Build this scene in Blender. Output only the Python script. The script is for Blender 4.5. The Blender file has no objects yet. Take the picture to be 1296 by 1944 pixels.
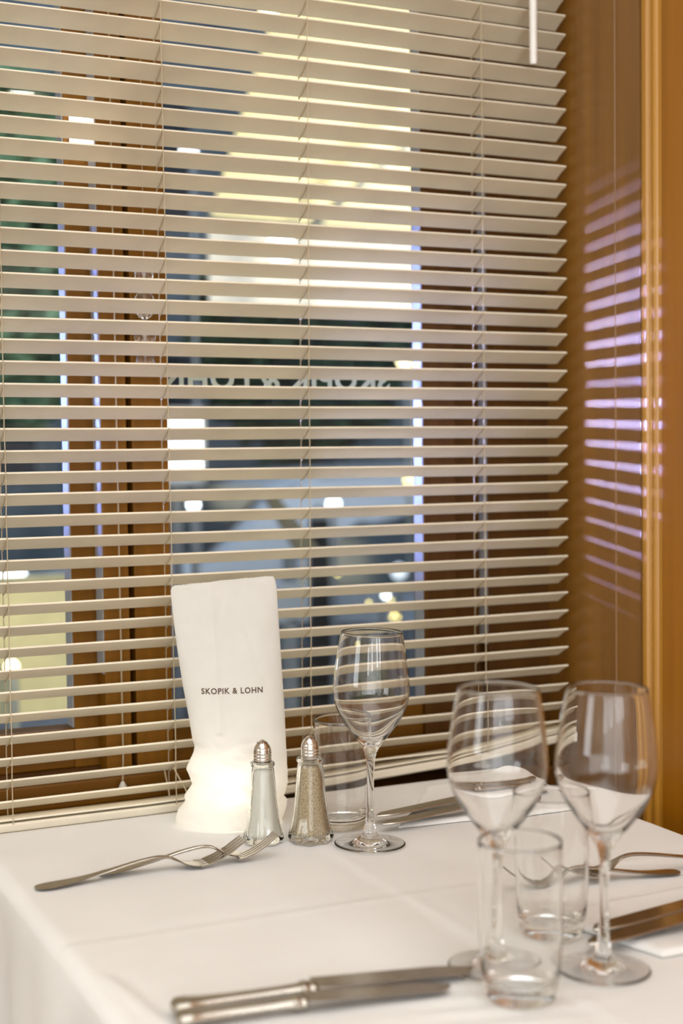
import bpy, bmesh, math, random
from mathutils import Vector, Matrix, noise
random.seed(7)
C = bpy.context.scene.collection
sc = bpy.context.scene
PI = math.pi
rad = math.radians

# ------------------------------------------------------------------ camera
YAW, PITCH, ROLL = rad(25.33), rad(2.394), rad(-0.645)
fwd = Vector((math.sin(YAW)*math.cos(PITCH), math.cos(YAW)*math.cos(PITCH), -math.sin(PITCH)))
right = Vector((math.cos(YAW), -math.sin(YAW), 0))
up = right.cross(fwd)
r_ = right*math.cos(ROLL) + up*math.sin(ROLL)
u_ = -right*math.sin(ROLL) + up*math.cos(ROLL)
cam = bpy.data.cameras.new('camera')
cam.sensor_fit = 'VERTICAL'; cam.sensor_height = 36.0; cam.sensor_width = 24.0
cam.lens = 50.0
cam.clip_start = 0.05; cam.clip_end = 200
cam.dof.use_dof = True; cam.dof.focus_distance = 1.46; cam.dof.aperture_fstop = 3.6
co = bpy.data.objects.new('camera', cam); C.objects.link(co)
M = Matrix((r_, u_, -fwd)).transposed().to_4x4(); M.translation = Vector((0, 0, 1.15))
co.matrix_world = M
sc.camera = co

# ------------------------------------------------------------------ view, world, lights
sc.view_settings.view_transform = 'Standard'
try: sc.view_settings.look = 'None'
except Exception: pass
sc.view_settings.gamma = 1.0; sc.view_settings.use_curve_mapping = False
sc.view_settings.exposure = 0.0
cy = sc.cycles
cy.max_bounces = 24; cy.transmission_bounces = 20; cy.transparent_max_bounces = 40
cy.glossy_bounces = 8; cy.diffuse_bounces = 5
cy.sample_clamp_indirect = 4.0
cy.caustics_refractive = True; cy.caustics_reflective = False
cy.blur_glossy = 0.3
cy.use_denoising = True

w = bpy.data.worlds.new('dusk_sky'); sc.world = w; w.use_nodes = True
bg = w.node_tree.nodes['Background']
bg.inputs[0].default_value = (0.19, 0.24, 0.31, 1); bg.inputs[1].default_value = 1.9

def light(name, kind, loc, energy, color, size=1.0, size_y=None, target=None, **kw):
    l = bpy.data.lights.new(name, kind); l.energy = energy; l.color = color
    if kind == 'AREA':
        l.size = size
        if size_y: l.shape = 'RECTANGLE'; l.size_y = size_y
    else:
        l.shadow_soft_size = size
    for k, v in kw.items(): setattr(l, k, v)
    o = bpy.data.objects.new(name, l); C.objects.link(o); o.location = loc
    if target is not None:
        o.rotation_euler = (Vector(target)-Vector(loc)).to_track_quat('-Z', 'Y').to_euler()
    return o
WARM = (0.93, 0.985, 1.02)
light('ceiling_fill', 'AREA', (0.2, -0.4, 2.90), 50, WARM, 2.8, 2.8)  # unseen soft panel added to stand for bounced room light
light('back_wall_fill', 'AREA', (-1.1, -3.1, 1.25), 68, WARM, 4.0, 2.2, target=(-1.1, 0, 1.25))  # unseen broad panel added behind the camera to brighten the slats
for i_, x_ in enumerate((-2.3, -1.1, 0.1, 0.8)):
    light('sconce_light', 'AREA', (x_, -2.6, 1.7), 6, WARM, 0.10, 0.7, target=(x_+0.3, 1.0, 1.2))
light('side_fill', 'AREA', (-2.9, 0.3, 1.4), 16, WARM, 1.0, 1.0, target=(0.3, 1.0, 0.8))  # unseen panel added to lift the cloth drop at the left
# coloured shop light in the street that streaks in through the slats onto the side panel
light('street_sign_light', 'AREA', (-2.1, 2.95, 1.25), 2.7, (0.30, 0.38, 1.0), 0.20, 0.05, target=(1.045, 1.455, 1.22), spread=rad(9))

# ------------------------------------------------------------------ materials
def mat(name):
    m = bpy.data.materials.new(name); m.use_nodes = True
    nt = m.node_tree; b = nt.nodes['Principled BSDF']
    return m, nt, b
def setv(b, **kw):
    names = dict(col='Base Color', rough='Roughness', metal='Metallic', coat='Coat Weight', coatr='Coat Roughness',
                 ior='IOR', trans='Transmission Weight', emit='Emission Color', es='Emission Strength', alpha='Alpha',
                 sheen='Sheen Weight', spec='Specular IOR Level')
    for k, v in kw.items():
        s = b.inputs[names[k]]
        s.default_value = (*v, 1) if isinstance(v, (tuple, list)) else v
def noise_col(nt, b, c1, c2, scale=(10, 10, 10), detail=4, lo=0.35, hi=0.65, bump=0.0, dist=0.002, coord='Object'):
    tc = nt.nodes.new('ShaderNodeTexCoord'); mp = nt.nodes.new('ShaderNodeMapping')
    mp.inputs['Scale'].default_value = scale
    nt.links.new(tc.outputs[coord], mp.inputs['Vector'])
    n = nt.nodes.new('ShaderNodeTexNoise'); n.inputs['Scale'].default_value = 1.0; n.inputs['Detail'].default_value = detail
    nt.links.new(mp.outputs[0], n.inputs['Vector'])
    r = nt.nodes.new('ShaderNodeValToRGB')
    r.color_ramp.elements[0].position = lo; r.color_ramp.elements[0].color = (*c1, 1)
    r.color_ramp.elements[1].position = hi; r.color_ramp.elements[1].color = (*c2, 1)
    nt.links.new(n.outputs['Fac'], r.inputs['Fac']); nt.links.new(r.outputs[0], b.inputs['Base Color'])
    if bump:
        bp = nt.nodes.new('ShaderNodeBump'); bp.inputs['Strength'].default_value = bump; bp.inputs['Distance'].default_value = dist
        nt.links.new(n.outputs['Fac'], bp.inputs['Height']); nt.links.new(bp.outputs[0], b.inputs['Normal'])
    return n
def plain(name, col, rough=0.5, **kw):
    m, nt, b = mat(name); setv(b, rough=rough, **kw)
    noise_col(nt, b, tuple(c*0.93 for c in col), tuple(min(1, c*1.05) for c in col), (14, 14, 14))
    return m
def emit(name, col, s):
    m, nt, b = mat(name); setv(b, col=col, emit=col, es=s); return m

def wood(name, c1, c2, rough, axis='z', coat=0.0, coatr=0.1):
    m, nt, b = mat(name); setv(b, rough=rough, coat=coat, coatr=coatr)
    s = [55, 55, 55]; s['xyz'.index(axis)] = 2.0
    noise_col(nt, b, c1, c2, tuple(s), 5, 0.3, 0.72, bump=0.05, dist=0.001)
    return m
M_panel = wood('varnished_wall_wood', (0.29, 0.105, 0.002), (0.38, 0.145, 0.004), 0.34, 'z', 0.25, 0.25)
M_side_shade = wood('varnished_shaded_panel_wood', (0.19, 0.078, 0.006), (0.26, 0.11, 0.010), 0.34, 'z', 1.0, 0.42)  # wall wood darkened: weaker light near the window put into the colour
M_trim = wood('varnished_trim_wood', (0.40, 0.18, 0.018), (0.48, 0.23, 0.028), 0.30, 'z', 0.3, 0.15)
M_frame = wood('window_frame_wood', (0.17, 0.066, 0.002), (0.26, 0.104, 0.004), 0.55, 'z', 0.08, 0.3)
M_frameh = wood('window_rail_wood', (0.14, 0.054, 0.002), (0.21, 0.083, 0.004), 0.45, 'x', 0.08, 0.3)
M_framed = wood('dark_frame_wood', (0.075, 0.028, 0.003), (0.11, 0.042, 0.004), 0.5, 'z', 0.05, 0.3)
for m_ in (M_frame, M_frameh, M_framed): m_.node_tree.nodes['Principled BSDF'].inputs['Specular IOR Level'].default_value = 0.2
M_slat = plain('slat_paint', (0.83, 0.75, 0.585), 0.42)
M_cord = plain('cord_cotton', (0.50, 0.41, 0.27), 0.8)
M_rail = plain('bottom_rail_paint', (0.78, 0.71, 0.57), 0.4)
M_wand = plain('wand_plastic', (0.85, 0.82, 0.76), 0.25)
M_wall = plain('cream_wall_paint', (0.78, 0.73, 0.64), 0.8)
M_ceil = plain('ceiling_paint', (0.85, 0.83, 0.79), 0.85)
M_floor = wood('floor_boards', (0.10, 0.05, 0.02), (0.20, 0.10, 0.04), 0.4, 'y')
M_tablewood = wood('table_wood', (0.15, 0.07, 0.025), (0.25, 0.12, 0.04), 0.4, 'x')

def glass_mat(name, col=(1, 1, 1), ior=1.5, rough=0.0):
    m, nt, b = mat(name)
    setv(b, col=col, rough=rough, trans=1.0, ior=ior)
    return m
M_glass = glass_mat('clear_crystal_glass', (0.995, 0.995, 0.99), 1.46)
M_tglass = glass_mat('clear_tumbler_glass', (0.99, 0.995, 0.99), 1.46)
M_sglass = glass_mat('shaker_glass', (0.95, 0.96, 0.93), 1.45)
# thin window pane: straight-through with Fresnel reflection
m = bpy.data.materials.new('window_pane_glass'); m.use_nodes = True; nt = m.node_tree
for n in list(nt.nodes): nt.nodes.remove(n)
out = nt.nodes.new('ShaderNodeOutputMaterial'); mx = nt.nodes.new('ShaderNodeMixShader')
tr = nt.nodes.new('ShaderNodeBsdfTransparent'); tr.inputs[0].default_value = (0.93, 0.96, 0.96, 1)
gl = nt.nodes.new('ShaderNodeBsdfGlossy'); gl.inputs['Roughness'].default_value = 0.02
fr = nt.nodes.new('ShaderNodeFresnel'); fr.inputs[0].default_value = 1.45
geo = nt.nodes.new('ShaderNodeNewGeometry'); sb_ = nt.nodes.new('ShaderNodeMath'); sb_.operation = 'SUBTRACT'; sb_.inputs[0].default_value = 1.0
ml_ = nt.nodes.new('ShaderNodeMath'); ml_.operation = 'MULTIPLY'     # the pane's far face must not act as a total reflector
nt.links.new(geo.outputs['Backfacing'], sb_.inputs[1]); nt.links.new(sb_.outputs[0], ml_.inputs[0]); nt.links.new(fr.outputs[0], ml_.inputs[1])
nt.links.new(ml_.outputs[0], mx.inputs[0]); nt.links.new(tr.outputs[0], mx.inputs[1]); nt.links.new(gl.outputs[0], mx.inputs[2])
nt.links.new(mx.outputs[0], out.inputs[0]); M_pane = m

M_steel, nt, b = mat('polished_cutlery_steel'); setv(b, metal=1.0, rough=0.16)
noise_col(nt, b, (0.42, 0.385, 0.33), (0.50, 0.465, 0.40), (40, 40, 40))
M_chrome, nt, b = mat('chrome_cap'); setv(b, metal=1.0, rough=0.10)
noise_col(nt, b, (0.62, 0.58, 0.53), (0.72, 0.68, 0.62), (60, 60, 60))

M_cloth, nt, b = mat('white_tablecloth_linen'); setv(b, rough=0.85, sheen=0.15)
n = noise_col(nt, b, (0.82, 0.81, 0.785), (0.86, 0.85, 0.825), (9, 9, 9))
tc = nt.nodes.new('ShaderNodeTexCoord'); wv = nt.nodes.new('ShaderNodeTexNoise'); wv.inputs['Scale'].default_value = 900
bp = nt.nodes.new('ShaderNodeBump'); bp.inputs['Strength'].default_value = 0.15; bp.inputs['Distance'].default_value = 0.0004
nt.links.new(tc.outputs['Object'], wv.inputs['Vector']); nt.links.new(wv.outputs['Fac'], bp.inputs['Height']); nt.links.new(bp.outputs[0], b.inputs['Normal'])
M_napkin = M_cloth.copy(); M_napkin.name = 'white_napkin_linen'

# ------------------------------------------------------------------ mesh helpers
def obj(name, bm, m, parent=None, smooth=False, sharp=None):
    me = bpy.data.meshes.new(name)
    bmesh.ops.recalc_face_normals(bm, faces=bm.faces)
    bm.to_mesh(me); bm.free()
    me.materials.append(m)
    if smooth:
        for p in me.polygons: p.use_smooth = True
        if sharp is not None: me.set_sharp_from_angle(angle=rad(sharp))
    o = bpy.data.objects.new(name, me); C.objects.link(o)
    if parent is not None: o.parent = parent
    return o
def tag(o, label, cat, group=None):
    o['label'] = label; o['category'] = cat
    if group: o['group'] = group
    return o
def thing(name, label, cat, loc=(0, 0, 0), rz=0, group=None):
    o = bpy.data.objects.new(name, None); C.objects.link(o)
    o.location = loc; o.rotation_euler = (0, 0, rz); o.empty_display_size = 0.02
    return tag(o, label, cat, group)
def struct(name, bm, m, parent=None, **kw):
    o = obj(name, bm, m, parent, **kw)
    if parent is None: o['kind'] = 'structure'
    return o
def box(bm, lo, hi, bev=0.0):
    lo = Vector(lo); hi = Vector(hi)
    r = bmesh.ops.create_cube(bm, size=1.0)
    vs = r['verts']
    for v in vs:
        v.co = Vector(((lo.x+hi.x)/2+v.co.x*(hi.x-lo.x), (lo.y+hi.y)/2+v.co.y*(hi.y-lo.y), (lo.z+hi.z)/2+v.co.z*(hi.z-lo.z)))
    if bev:
        es = set(e for v in vs for e in v.link_edges)
        bmesh.ops.bevel(bm, geom=list(es), offset=bev, segments=2, affect='EDGES', profile=0.6)
    return bm
def bx(lo, hi, bev=0.0): return box(bmesh.new(), lo, hi, bev)
def lathe(prof, n=64, bm=None, mod=None, cap=True, center=(0, 0, 0)):
    bm = bm or bmesh.new(); rings = []
    cx, cyy, cz = center
    for (r, z) in prof:
        if r < 1e-6: rings.append([bm.verts.new((cx, cyy, cz+z))]); continue
        ring = []
        for i in range(n):
            a = 2*PI*i/n; rr = r*(mod(a, z) if mod else 1)
            ring.append(bm.verts.new((cx+rr*math.cos(a), cyy+rr*math.sin(a), cz+z)))
        rings.append(ring)
    for A, B in zip(rings, rings[1:]):
        if len(A) == 1 and len(B) == 1: continue
        for i in range(n):
            j = (i+1) % n
            if len(A) == 1: bm.faces.new((A[0], B[j], B[i]))
            elif len(B) == 1: bm.faces.new((A[i], A[j], B[0]))
            else: bm.faces.new((A[i], A[j], B[j], B[i]))
    return bm
def smooth_prof(pts, n=6):
    """Catmull-Rom through profile points"""
    out = []
    P = [pts[0]]+list(pts)+[pts[-1]]
    for i in range(1, len(P)-2):
        p0, p1, p2, p3 = P[i-1], P[i], P[i+1], P[i+2]
        for k in range(n):
            t = k/n
            out.append(tuple(0.5*((2*p1[d])+(-p0[d]+p2[d])*t+(2*p0[d]-5*p1[d]+4*p2[d]-p3[d])*t*t+(-p0[d]+3*p1[d]-3*p2[d]+p3[d])*t**3) for d in range(len(p1))))
    out.append(tuple(pts[-1]))
    return out
def loft(sections, closed_ends=True, bm=None):
    bm = bm or bmesh.new(); rings = [[bm.verts.new(p) for p in s] for s in sections]
    n = len(rings[0])
    for A, B in zip(rings, rings[1:]):
        for i in range(n):
            j = (i+1) % n
            bm.faces.new((A[i], A[j], B[j], B[i]))
    if closed_ends:
        bm.faces.new(rings[0][::-1]); bm.faces.new(rings[-1])
    return bm
def tube(pts, r, n=8, bm=None):
    pts = [Vector(p) for p in pts]; secs = []
    for i, p in enumerate(pts):
        d = (pts[min(i+1, len(pts)-1)]-pts[max(i-1, 0)]).normalized()
        a = d.orthogonal().normalized() if i == 0 else (pa - d*pa.dot(d)).normalized()
        pa = a; b2 = d.cross(a)
        rr = r[i] if isinstance(r, (list, tuple)) else r
        secs.append([p+(a*math.cos(2*PI*k/n)+b2*math.sin(2*PI*k/n))*rr for k in range(n)])
    return loft(secs, True, bm)
def text_bm(s, cap, thick, spacing=1.0, bold=0.0):
    cu = bpy.data.curves.new('lettering', 'FONT'); cu.body = s; cu.size = cap/0.73; cu.extrude = thick
    cu.space_character = spacing; cu.offset = bold; cu.align_x = 'CENTER'; cu.resolution_u = 4
    o = bpy.data.objects.new('lettering', cu); C.objects.link(o)
    dg = bpy.context.evaluated_depsgraph_get(); me = bpy.data.meshes.new_from_object(o.evaluated_get(dg))
    bm = bmesh.new(); bm.from_mesh(me)
    bpy.data.objects.remove(o); bpy.data.curves.remove(cu); bpy.data.meshes.remove(me)
    return bm

# ================================================================== ROOM SHELL
TZ = 0.75
struct('floor', bx((-3.2, -3.2, -0.06), (1.30, 1.80, 0)), M_floor)
struct('ceiling', bx((-3.2, -3.2, 3.0), (1.30, 1.80, 3.08)), M_ceil)
struct('wall_back', bx((-3.2, -3.3, 0), (1.30, -3.2, 3.0)), M_wall)
struct('wall_left', bx((-3.3, -3.3, 0), (-3.2, 1.80, 3.0)), M_wall)
# window wall around the opening
bm = bmesh.new()
box(bm, (-3.2, 1.62, 0), (1.30, 1.80, 0.735)); box(bm, (-3.2, 1.62, 2.25), (1.30, 1.80, 3.0))
box(bm, (-3.2, 1.62, 0.735), (-0.50, 1.80, 2.25)); box(bm, (1.047, 1.622, 0.735), (1.30, 1.80, 2.25))
struct('wall_window', bm, M_wall)
struct('wall_right', bx((1.047, -3.2, 0), (1.30, 1.338, 3.0)), M_panel)
# side panel next to the blind, with a slim bead
bm = bmesh.new(); box(bm, (1.047, 1.378, 0), (1.072, 1.62, 3.0), 0.001)
struct('trim_1', bm, M_side_shade)
bm = bmesh.new()
tube([(1.0475, 1.428, 0.01), (1.0475, 1.428, 2.99)], 0.0016, 10, bm)
struct('trim_2', bm, M_side_shade)
# moulded trim between the panel and the wall (profile extruded in z)
prof = [(1.0475, 1.3705), (1.043, 1.3695), (1.0395, 1.3665), (1.0385, 1.362), (1.0395, 1.3575), (1.0435, 1.3555), (1.0445, 1.3535),
        (1.0435, 1.3515), (1.042, 1.3485), (1.0435, 1.345), (1.0465, 1.3435), (1.0475, 1.338), (1.075, 1.338), (1.075, 1.3705)]
struct('trim_3', loft([[(x, y, 0.0) for x, y in prof], [(x, y, 3.0) for x, y in prof]]), M_trim, smooth=True, sharp=50)
struct('trim_4', bx((1.068, 1.3705, 0), (1.073, 1.3780, 3.0)), M_framed)  # groove bottom: the shade of the gap is put into the dark wood
# sill board and apron below the windows
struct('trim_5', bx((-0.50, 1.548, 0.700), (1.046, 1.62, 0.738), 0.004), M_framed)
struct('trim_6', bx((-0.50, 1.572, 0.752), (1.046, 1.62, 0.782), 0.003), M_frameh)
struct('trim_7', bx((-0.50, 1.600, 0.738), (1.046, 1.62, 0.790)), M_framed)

# ------------------------------------------------------------------ windows
def window(name):
    o = bpy.data.objects.new(name, None); C.objects.link(o); o['kind'] = 'structure'; return o
w1 = window('window_1'); w2 = window('window_2')
zt = 2.25
# left casement: glass set deeper
obj('window_stile', bx((0.4165, 1.606, 0.790), (0.4455, 1.638, zt), 0.0008), M_frame, w1)
obj('window_stile', bx((-0.50, 1.606, 0.790), (-0.44, 1.638, zt), 0.001), M_frame, w1)
obj('window_rail', bx((-0.44, 1.606, 0.790), (0.4165, 1.638, 0.836), 0.002), M_frameh, w1)
obj('window_rail', bx((-0.44, 1.606, 2.18), (0.4165, 1.638, zt), 0.002), M_frameh, w1)
obj('glass_pane', bx((-0.44, 1.634, 0.836), (0.4165, 1.637, 2.18)), M_pane, w1)
# middle mullion between casements
struct('trim_8', bx((0.4452, 1.575, 0.782), (0.475, 1.638, zt), 0.0012), M_frame)
struct('trim_9', bx((0.475, 1.612, 0.782), (0.4815, 1.638, zt)), M_framed)
# main casement
obj('window_stile', bx((0.4815, 1.575, 0.790), (0.525, 1.603, zt), 0.0015), M_frame, w2)
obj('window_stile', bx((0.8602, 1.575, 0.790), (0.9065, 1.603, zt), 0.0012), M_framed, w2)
obj('window_rail', bx((0.525, 1.580, 0.790), (0.8602, 1.603, 0.832), 0.002), M_frameh, w2)
obj('window_rail', bx((0.525, 1.580, 2.18), (0.8602, 1.603, zt), 0.002), M_frameh, w2)
obj('glass_pane', bx((0.525, 1.599, 0.832), (0.8602, 1.602, 2.18)), M_pane, w2)
struct('trim_10', bx((0.9065, 1.596, 0.782), (0.9542, 1.622, zt)), M_framed)  # recess back, its shade put into the darker wood colour
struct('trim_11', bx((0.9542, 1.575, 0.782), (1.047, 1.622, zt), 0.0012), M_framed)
M_lit_edge = plain('pale_lit_edge', (0.40, 0.40, 0.40), 0.6)  # pale strips added: outside light on the frame edges put into colour
obj('lit_edge_strip', bx((0.8590, 1.577, 0.832), (0.8603, 1.5985, 2.18)), M_lit_edge, w2)
obj('lit_edge_strip', bx((0.4152, 1.608, 0.836), (0.4166, 1.6335, 2.18)), M_lit_edge, w1)
struct('trim_12', bx((0.4440, 1.577, 0.90), (0.4453, 1.604, 2.18)), M_lit_edge)
struct('trim_13', bx((0.9530, 1.577, 0.90), (0.9543, 1.5955, 2.18)), M_lit_edge)
# lettering stuck on the outside of the glass, so it reads mirrored from the table
M_vinyl = plain('cream_vinyl', (0.88, 0.88, 0.78), 0.5)
bm = text_bm('SKOPIK & LOHN', 0.027, 0.0002, 1.10, 0.0011)
xs = [v.co.x for v in bm.verts]; sx = 0.300/(max(xs)-min(xs)); mx_ = (max(xs)+min(xs))/2
for v in bm.verts:
    v.co = Vector((0.678-(v.co.x-mx_)*sx, 1.6026-v.co.z, 1.2275+v.co.y-0.0045*(0.655-(v.co.x-mx_)*sx-0.655)/0.15*0))
obj('window_lettering', bm, M_vinyl, w2)

# ================================================================== VENETIAN BLIND
P = 0.0235; YB = 1.517; Z0 = 1.2032; W = 0.0262; TH = 0.0025; TILT = rad(28.0)
XL, XR = -0.46, 1.0375
def lerp_tab(t, x):
    if x <= t[0][0]: return t[0][1]
    for (a, b_), (c, d) in zip(t, t[1:]):
        if x <= c: return b_+(d-b_)*(x-a)/(c-a)
    return t[-1][1]
RAIL = [(-0.46, 0.7460), (0.50, 0.7462), (0.647, 0.7515), (0.76, 0.7560), (0.90, 0.7625), (1.04, 0.7770)]
RH = 0.0105
blind = thing('venetian_blind', 'cream slatted venetian blind hanging in front of the window behind the table', 'window blind', (XL, YB, 0.75))
def slat(k):
    secs = []
    nx = 40
    jit = random.uniform(-0.0004, 0.0004)
    for i in range(nx+1):
        x = XL+(XR-XL)*i/nx
        zk = Z0-k*P+jit + 0.0007*math.sin(x*9+k*0.9)*0.5
        rest = lerp_tab(RAIL, x)+RH+0.002+(19-min(k, 19))*0.0034 if k >= 17 else -1
        t = TILT
        if k >= 17:
            if zk-W*math.sin(TILT) < rest:
                t = max(rad(4), math.asin(max(0.0, min(1.0, (zk-rest)/W)))) if zk > rest else rad(4)
            zk = max(zk, rest+W*math.sin(rad(4)))
        c, s = math.cos(t), math.sin(t)
        # local section: u from near edge (0) to far edge (W), crown 0.0008
        pts = []
        nu = 4
        for j in range(nu+1):
            u = W*j/nu; v = 0.0008*math.sin(PI*j/nu)
            pts.append((u, v+TH/2*(0.82 if j in (0, nu) else 1)))
        for j in range(nu, -1, -1):
            u = W*j/nu; v = 0.0008*math.sin(PI*j/nu)
            pts.append((u, v-TH/2*(0.82 if j in (0, nu) else 1)))
        secs.append([(x, YB+u*c+v*s, zk-u*s+v*c) for u, v in pts])
    o = obj('slat', loft(secs), M_slat, None, smooth=True, sharp=35)
    o.parent = blind; o.matrix_parent_inverse = Matrix.Translation(-blind.location)
    return o
def bl(name, bm, m, **kw):
    o = obj(name, bm, m, None, **kw); o.parent = blind; o.matrix_parent_inverse = Matrix.Translation(-blind.location); return o
for k in range(-32, 20): slat(k)
# head rail and bottom rail
bl('head_rail', bx((XL, YB-0.006, Z0+32*P+0.03), (XR, YB+0.034, Z0+32*P+0.065), 0.002), M_rail)
secs = []
for i in range(41):
    x = XL+(XR-XL)*i/40; z = lerp_tab(RAIL, x)
    secs.append([(x, YB-0.001, z+0.002), (x, YB+0.001, z), (x, YB+0.024, z), (x, YB+0.026, z+0.002), (x, YB+0.026, z+RH-0.002),
                 (x, YB+0.024, z+RH), (x, YB+0.001, z+RH), (x, YB-0.001, z+RH-0.002)])
bl('bottom_rail', loft(secs), M_rail)
bl('end_cap', bx((XR-0.004, YB-0.002, 0.7765), (XR+0.002, YB+0.027, 0.7885), 0.001), M_wand)
for X0, dx in ((-0.15, 0), (0.085, 0), (0.323, 0.001), (0.5025, 0.004), (0.6830, -0.006), (0.9130, 0.001)):
    bm = bmesh.new(); cd = math.cos(TILT)*W
    zt_ = Z0+32*P+0.03; zb = lerp_tab(RAIL, X0)+RH-0.001
    def cx_(z): return X0+dx*(zt_-z)/0.9
    for yy in (YB-0.0012, YB+cd+0.0012):
        pts = []
        for k in range(-33, 20):
            z = Z0-k*P - (W*math.sin(TILT) if yy > YB else 0)
            if z < zb: break
            pts.append((cx_(z)+random.uniform(-0.0004, 0.0004), yy, z))
        pts.append((cx_(zb), yy, zb))
        tube(pts, 0.0006, 5, bm)
    bl('ladder_cord', bm, M_cord)
    bm = bmesh.new()
    for k in range(-32, 18):
        z = Z0-k*P-0.0026
        if z < zb+0.03: break
        tube([(cx_(z), YB-0.001, z+0.001), (cx_(z)+0.0003, YB+cd*0.5, z-W*math.sin(TILT)*0.5-0.0006), (cx_(z), YB+cd+0.001, z-W*math.sin(TILT)-0.0006)], 0.0006, 4, bm)
    bl('ladder_rung', bm, M_cord)
# small spare loops of cord above the bottom rail
bm = bmesh.new()
tube([(0.507, YB+0.004, 0.797), (0.513, YB+0.002, 0.784), (0.5195, YB+0.001, 0.772), (0.524, YB, 0.7585)], 0.0009, 6, bm)
tube([(0.5005, YB+0.022, 0.800), (0.5025, YB+0.020, 0.785), (0.505, YB+0.018, 0.770), (0.506, YB+0.016, 0.758)], 0.0009, 6, bm)
bl('lift_cord', bm, M_cord)
wz = 1.6245
bm = tube([(0.9770, 1.4975, wz), (0.9770, 1.4975, wz+0.003), (0.9775, 1.4985, 1.80), (0.978, 1.500, Z0+32*P+0.03)], [0.0040, 0.0050, 0.0050, 0.0046], 12)
bl('tilt_wand', bm, M_wand, smooth=True, sharp=60)

# ================================================================== TABLE AND CLOTH
TX0, TX1, TY0, TY1 = 0.2885, 0.936, 0.705, 1.505
tb = thing('dining_table', 'small rectangular dining table hidden under the white tablecloth', 'table', (0.61, 1.10, 0))
def tpart(name, lo, hi, m):
    o = obj(name, bx(lo, hi, 0.002), m); o.parent = tb; o.matrix_parent_inverse = Matrix.Translation(-tb.location); return o
tpart('tabletop', (TX0+0.006, TY0+0.006, 0.722), (TX1-0.006, TY1-0.006, 0.7475), M_tablewood)
for x in (TX0+0.03, TX1-0.09):
    for y in (TY0+0.03, TY1-0.09):
        tpart('leg', (x, y, 0.0), (x+0.055, y+0.055, 0.722), M_tablewood)

def crease(x, y):
    h = 0
    d = (y-(1.122-0.02*(x-0.59)))
    h += 0.0011*math.exp(-(d/0.0035)**2)-0.0006*math.exp(-((d-0.012)/0.010)**2)
    d = (x-0.592)
    h += 0.0011*math.exp(-(d/0.0035)**2)-0.0006*math.exp(-((d+0.012)/0.010)**2)
    d = (y-1.325-0.03*math.sin(x*5)); h += 0.0003*math.exp(-(d/0.006)**2)
    n = noise.noise(Vector((x*7, y*7, 3.1)))*0.0009+noise.noise(Vector((x*20+y*6, y*18, 1.7)))*0.0003
    # soft ripples near the front
    rp = math.exp(-((y-0.86)/0.05)**2)*math.exp(-((x-0.52)/0.07)**2)
    h += rp*0.0012*math.sin((y-0.86)*240+(x-0.5)*60)
    t_ = (y-0.93)/0.11
    if 0 < t_ < 1.15:
        env = max(0.0, min(1.0, (1.15-t_)*5))*min(1.0, t_*6+0.3)
        h += 0.0032*env*math.exp(-((x-(0.306-0.012*t_))/0.0042)**2)-0.0012*env*math.exp(-((x-(0.316-0.012*t_))/0.006)**2)
    h += 0.0008*math.exp(-((x-0.345-0.25*(y-1.40))/0.010)**2)*max(0, 1-abs(y-1.42)/0.08)
    return h+n
def cloth():
    bm = bmesh.new()
    drop = 0.26; R = 0.016
    # parametric: s runs across x including both drops, t across y
    def axis(lo, hi, n, ext):
        vals = [(-ext+ext*i/14.0) for i in range(14)]
        core = [(hi-lo)*i/n for i in range(n+1)]
        tail = [(hi-lo)+ext*(i+1)/14.0 for i in range(14)]
        # fine near the edge
        fine = [(-0.02, -0.016, -0.012, -0.008, -0.004)]
        v = sorted(set([round(a, 5) for a in vals+core+tail+list(fine[0])+[hi-lo+0.004*k for k in range(1, 6)]]))
        return v
    S = axis(TX0, TX1, 110, drop); T = axis(TY0, TY1, 130, drop)
    LX, LY = TX1-TX0, TY1-TY0
    def fold(s, L):
        """returns (pos along axis, drop amount, outward) for arc-length s"""
        if s < 0: d = -s; sg = -1; base = 0
        elif s > L: d = s-L; sg = 1; base = L
        else: return s, 0.0
        q = R*PI/2
        if d < q: a = d/R; return base+sg*(R*math.sin(a)-0.0), R*(1-math.cos(a))
        return base+sg*(R), R+(d-q)
    grid = {}
    for i, s in enumerate(S):
        for j, t in enumerate(T):
            x, dx = fold(s, LX); y, dy = fold(t, LY)
            d = max(dx, dy)
            if dx > 0 and dy > 0:
                d = max(dx, dy) + 0.25*min(dx, dy)
            X = TX0+x; Y = TY0+y
            z = TZ-d
            if dx > R*0.9 or dy > R*0.9:
                amp = min(1, d/0.12)*0.010
                if dx > dy: X += (1 if s > 0 else -1)*amp*(0.6+0.8*math.sin(Y*17+1.0)+0.4*math.sin(Y*41))*(1 if s < 0 else 0.35)
                elif t > 0: Y += amp*0.0
                else: Y -= amp*(1+math.sin(X*19))
            z += crease(X, Y)*(1 if d < 0.004 else 0.5)
            if t > LY: z = TZ-min(d, 0.10); Y = TY1+0.0005*min(1, d/0.01)
            if s > LX: X = min(X, TX1+R)
            grid[i, j] = bm.verts.new((X, Y if t <= LY else TY1+0.0005+min(dy, 0.002), z))
    for i in range(len(S)-1):
        for j in range(len(T)-1):
            bm.faces.new((grid[i, j], grid[i+1, j], grid[i+1, j+1], grid[i, j+1]))
    return bm
tc_ = obj('tablecloth', cloth(), M_cloth, None, smooth=True)
tag(tc_, 'white linen tablecloth draped over the table, with faint ironed creases', 'tablecloth')
sol = tc_.modifiers.new('thickness', 'SOLIDIFY'); sol.thickness = 0.0009; sol.offset = -1

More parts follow.
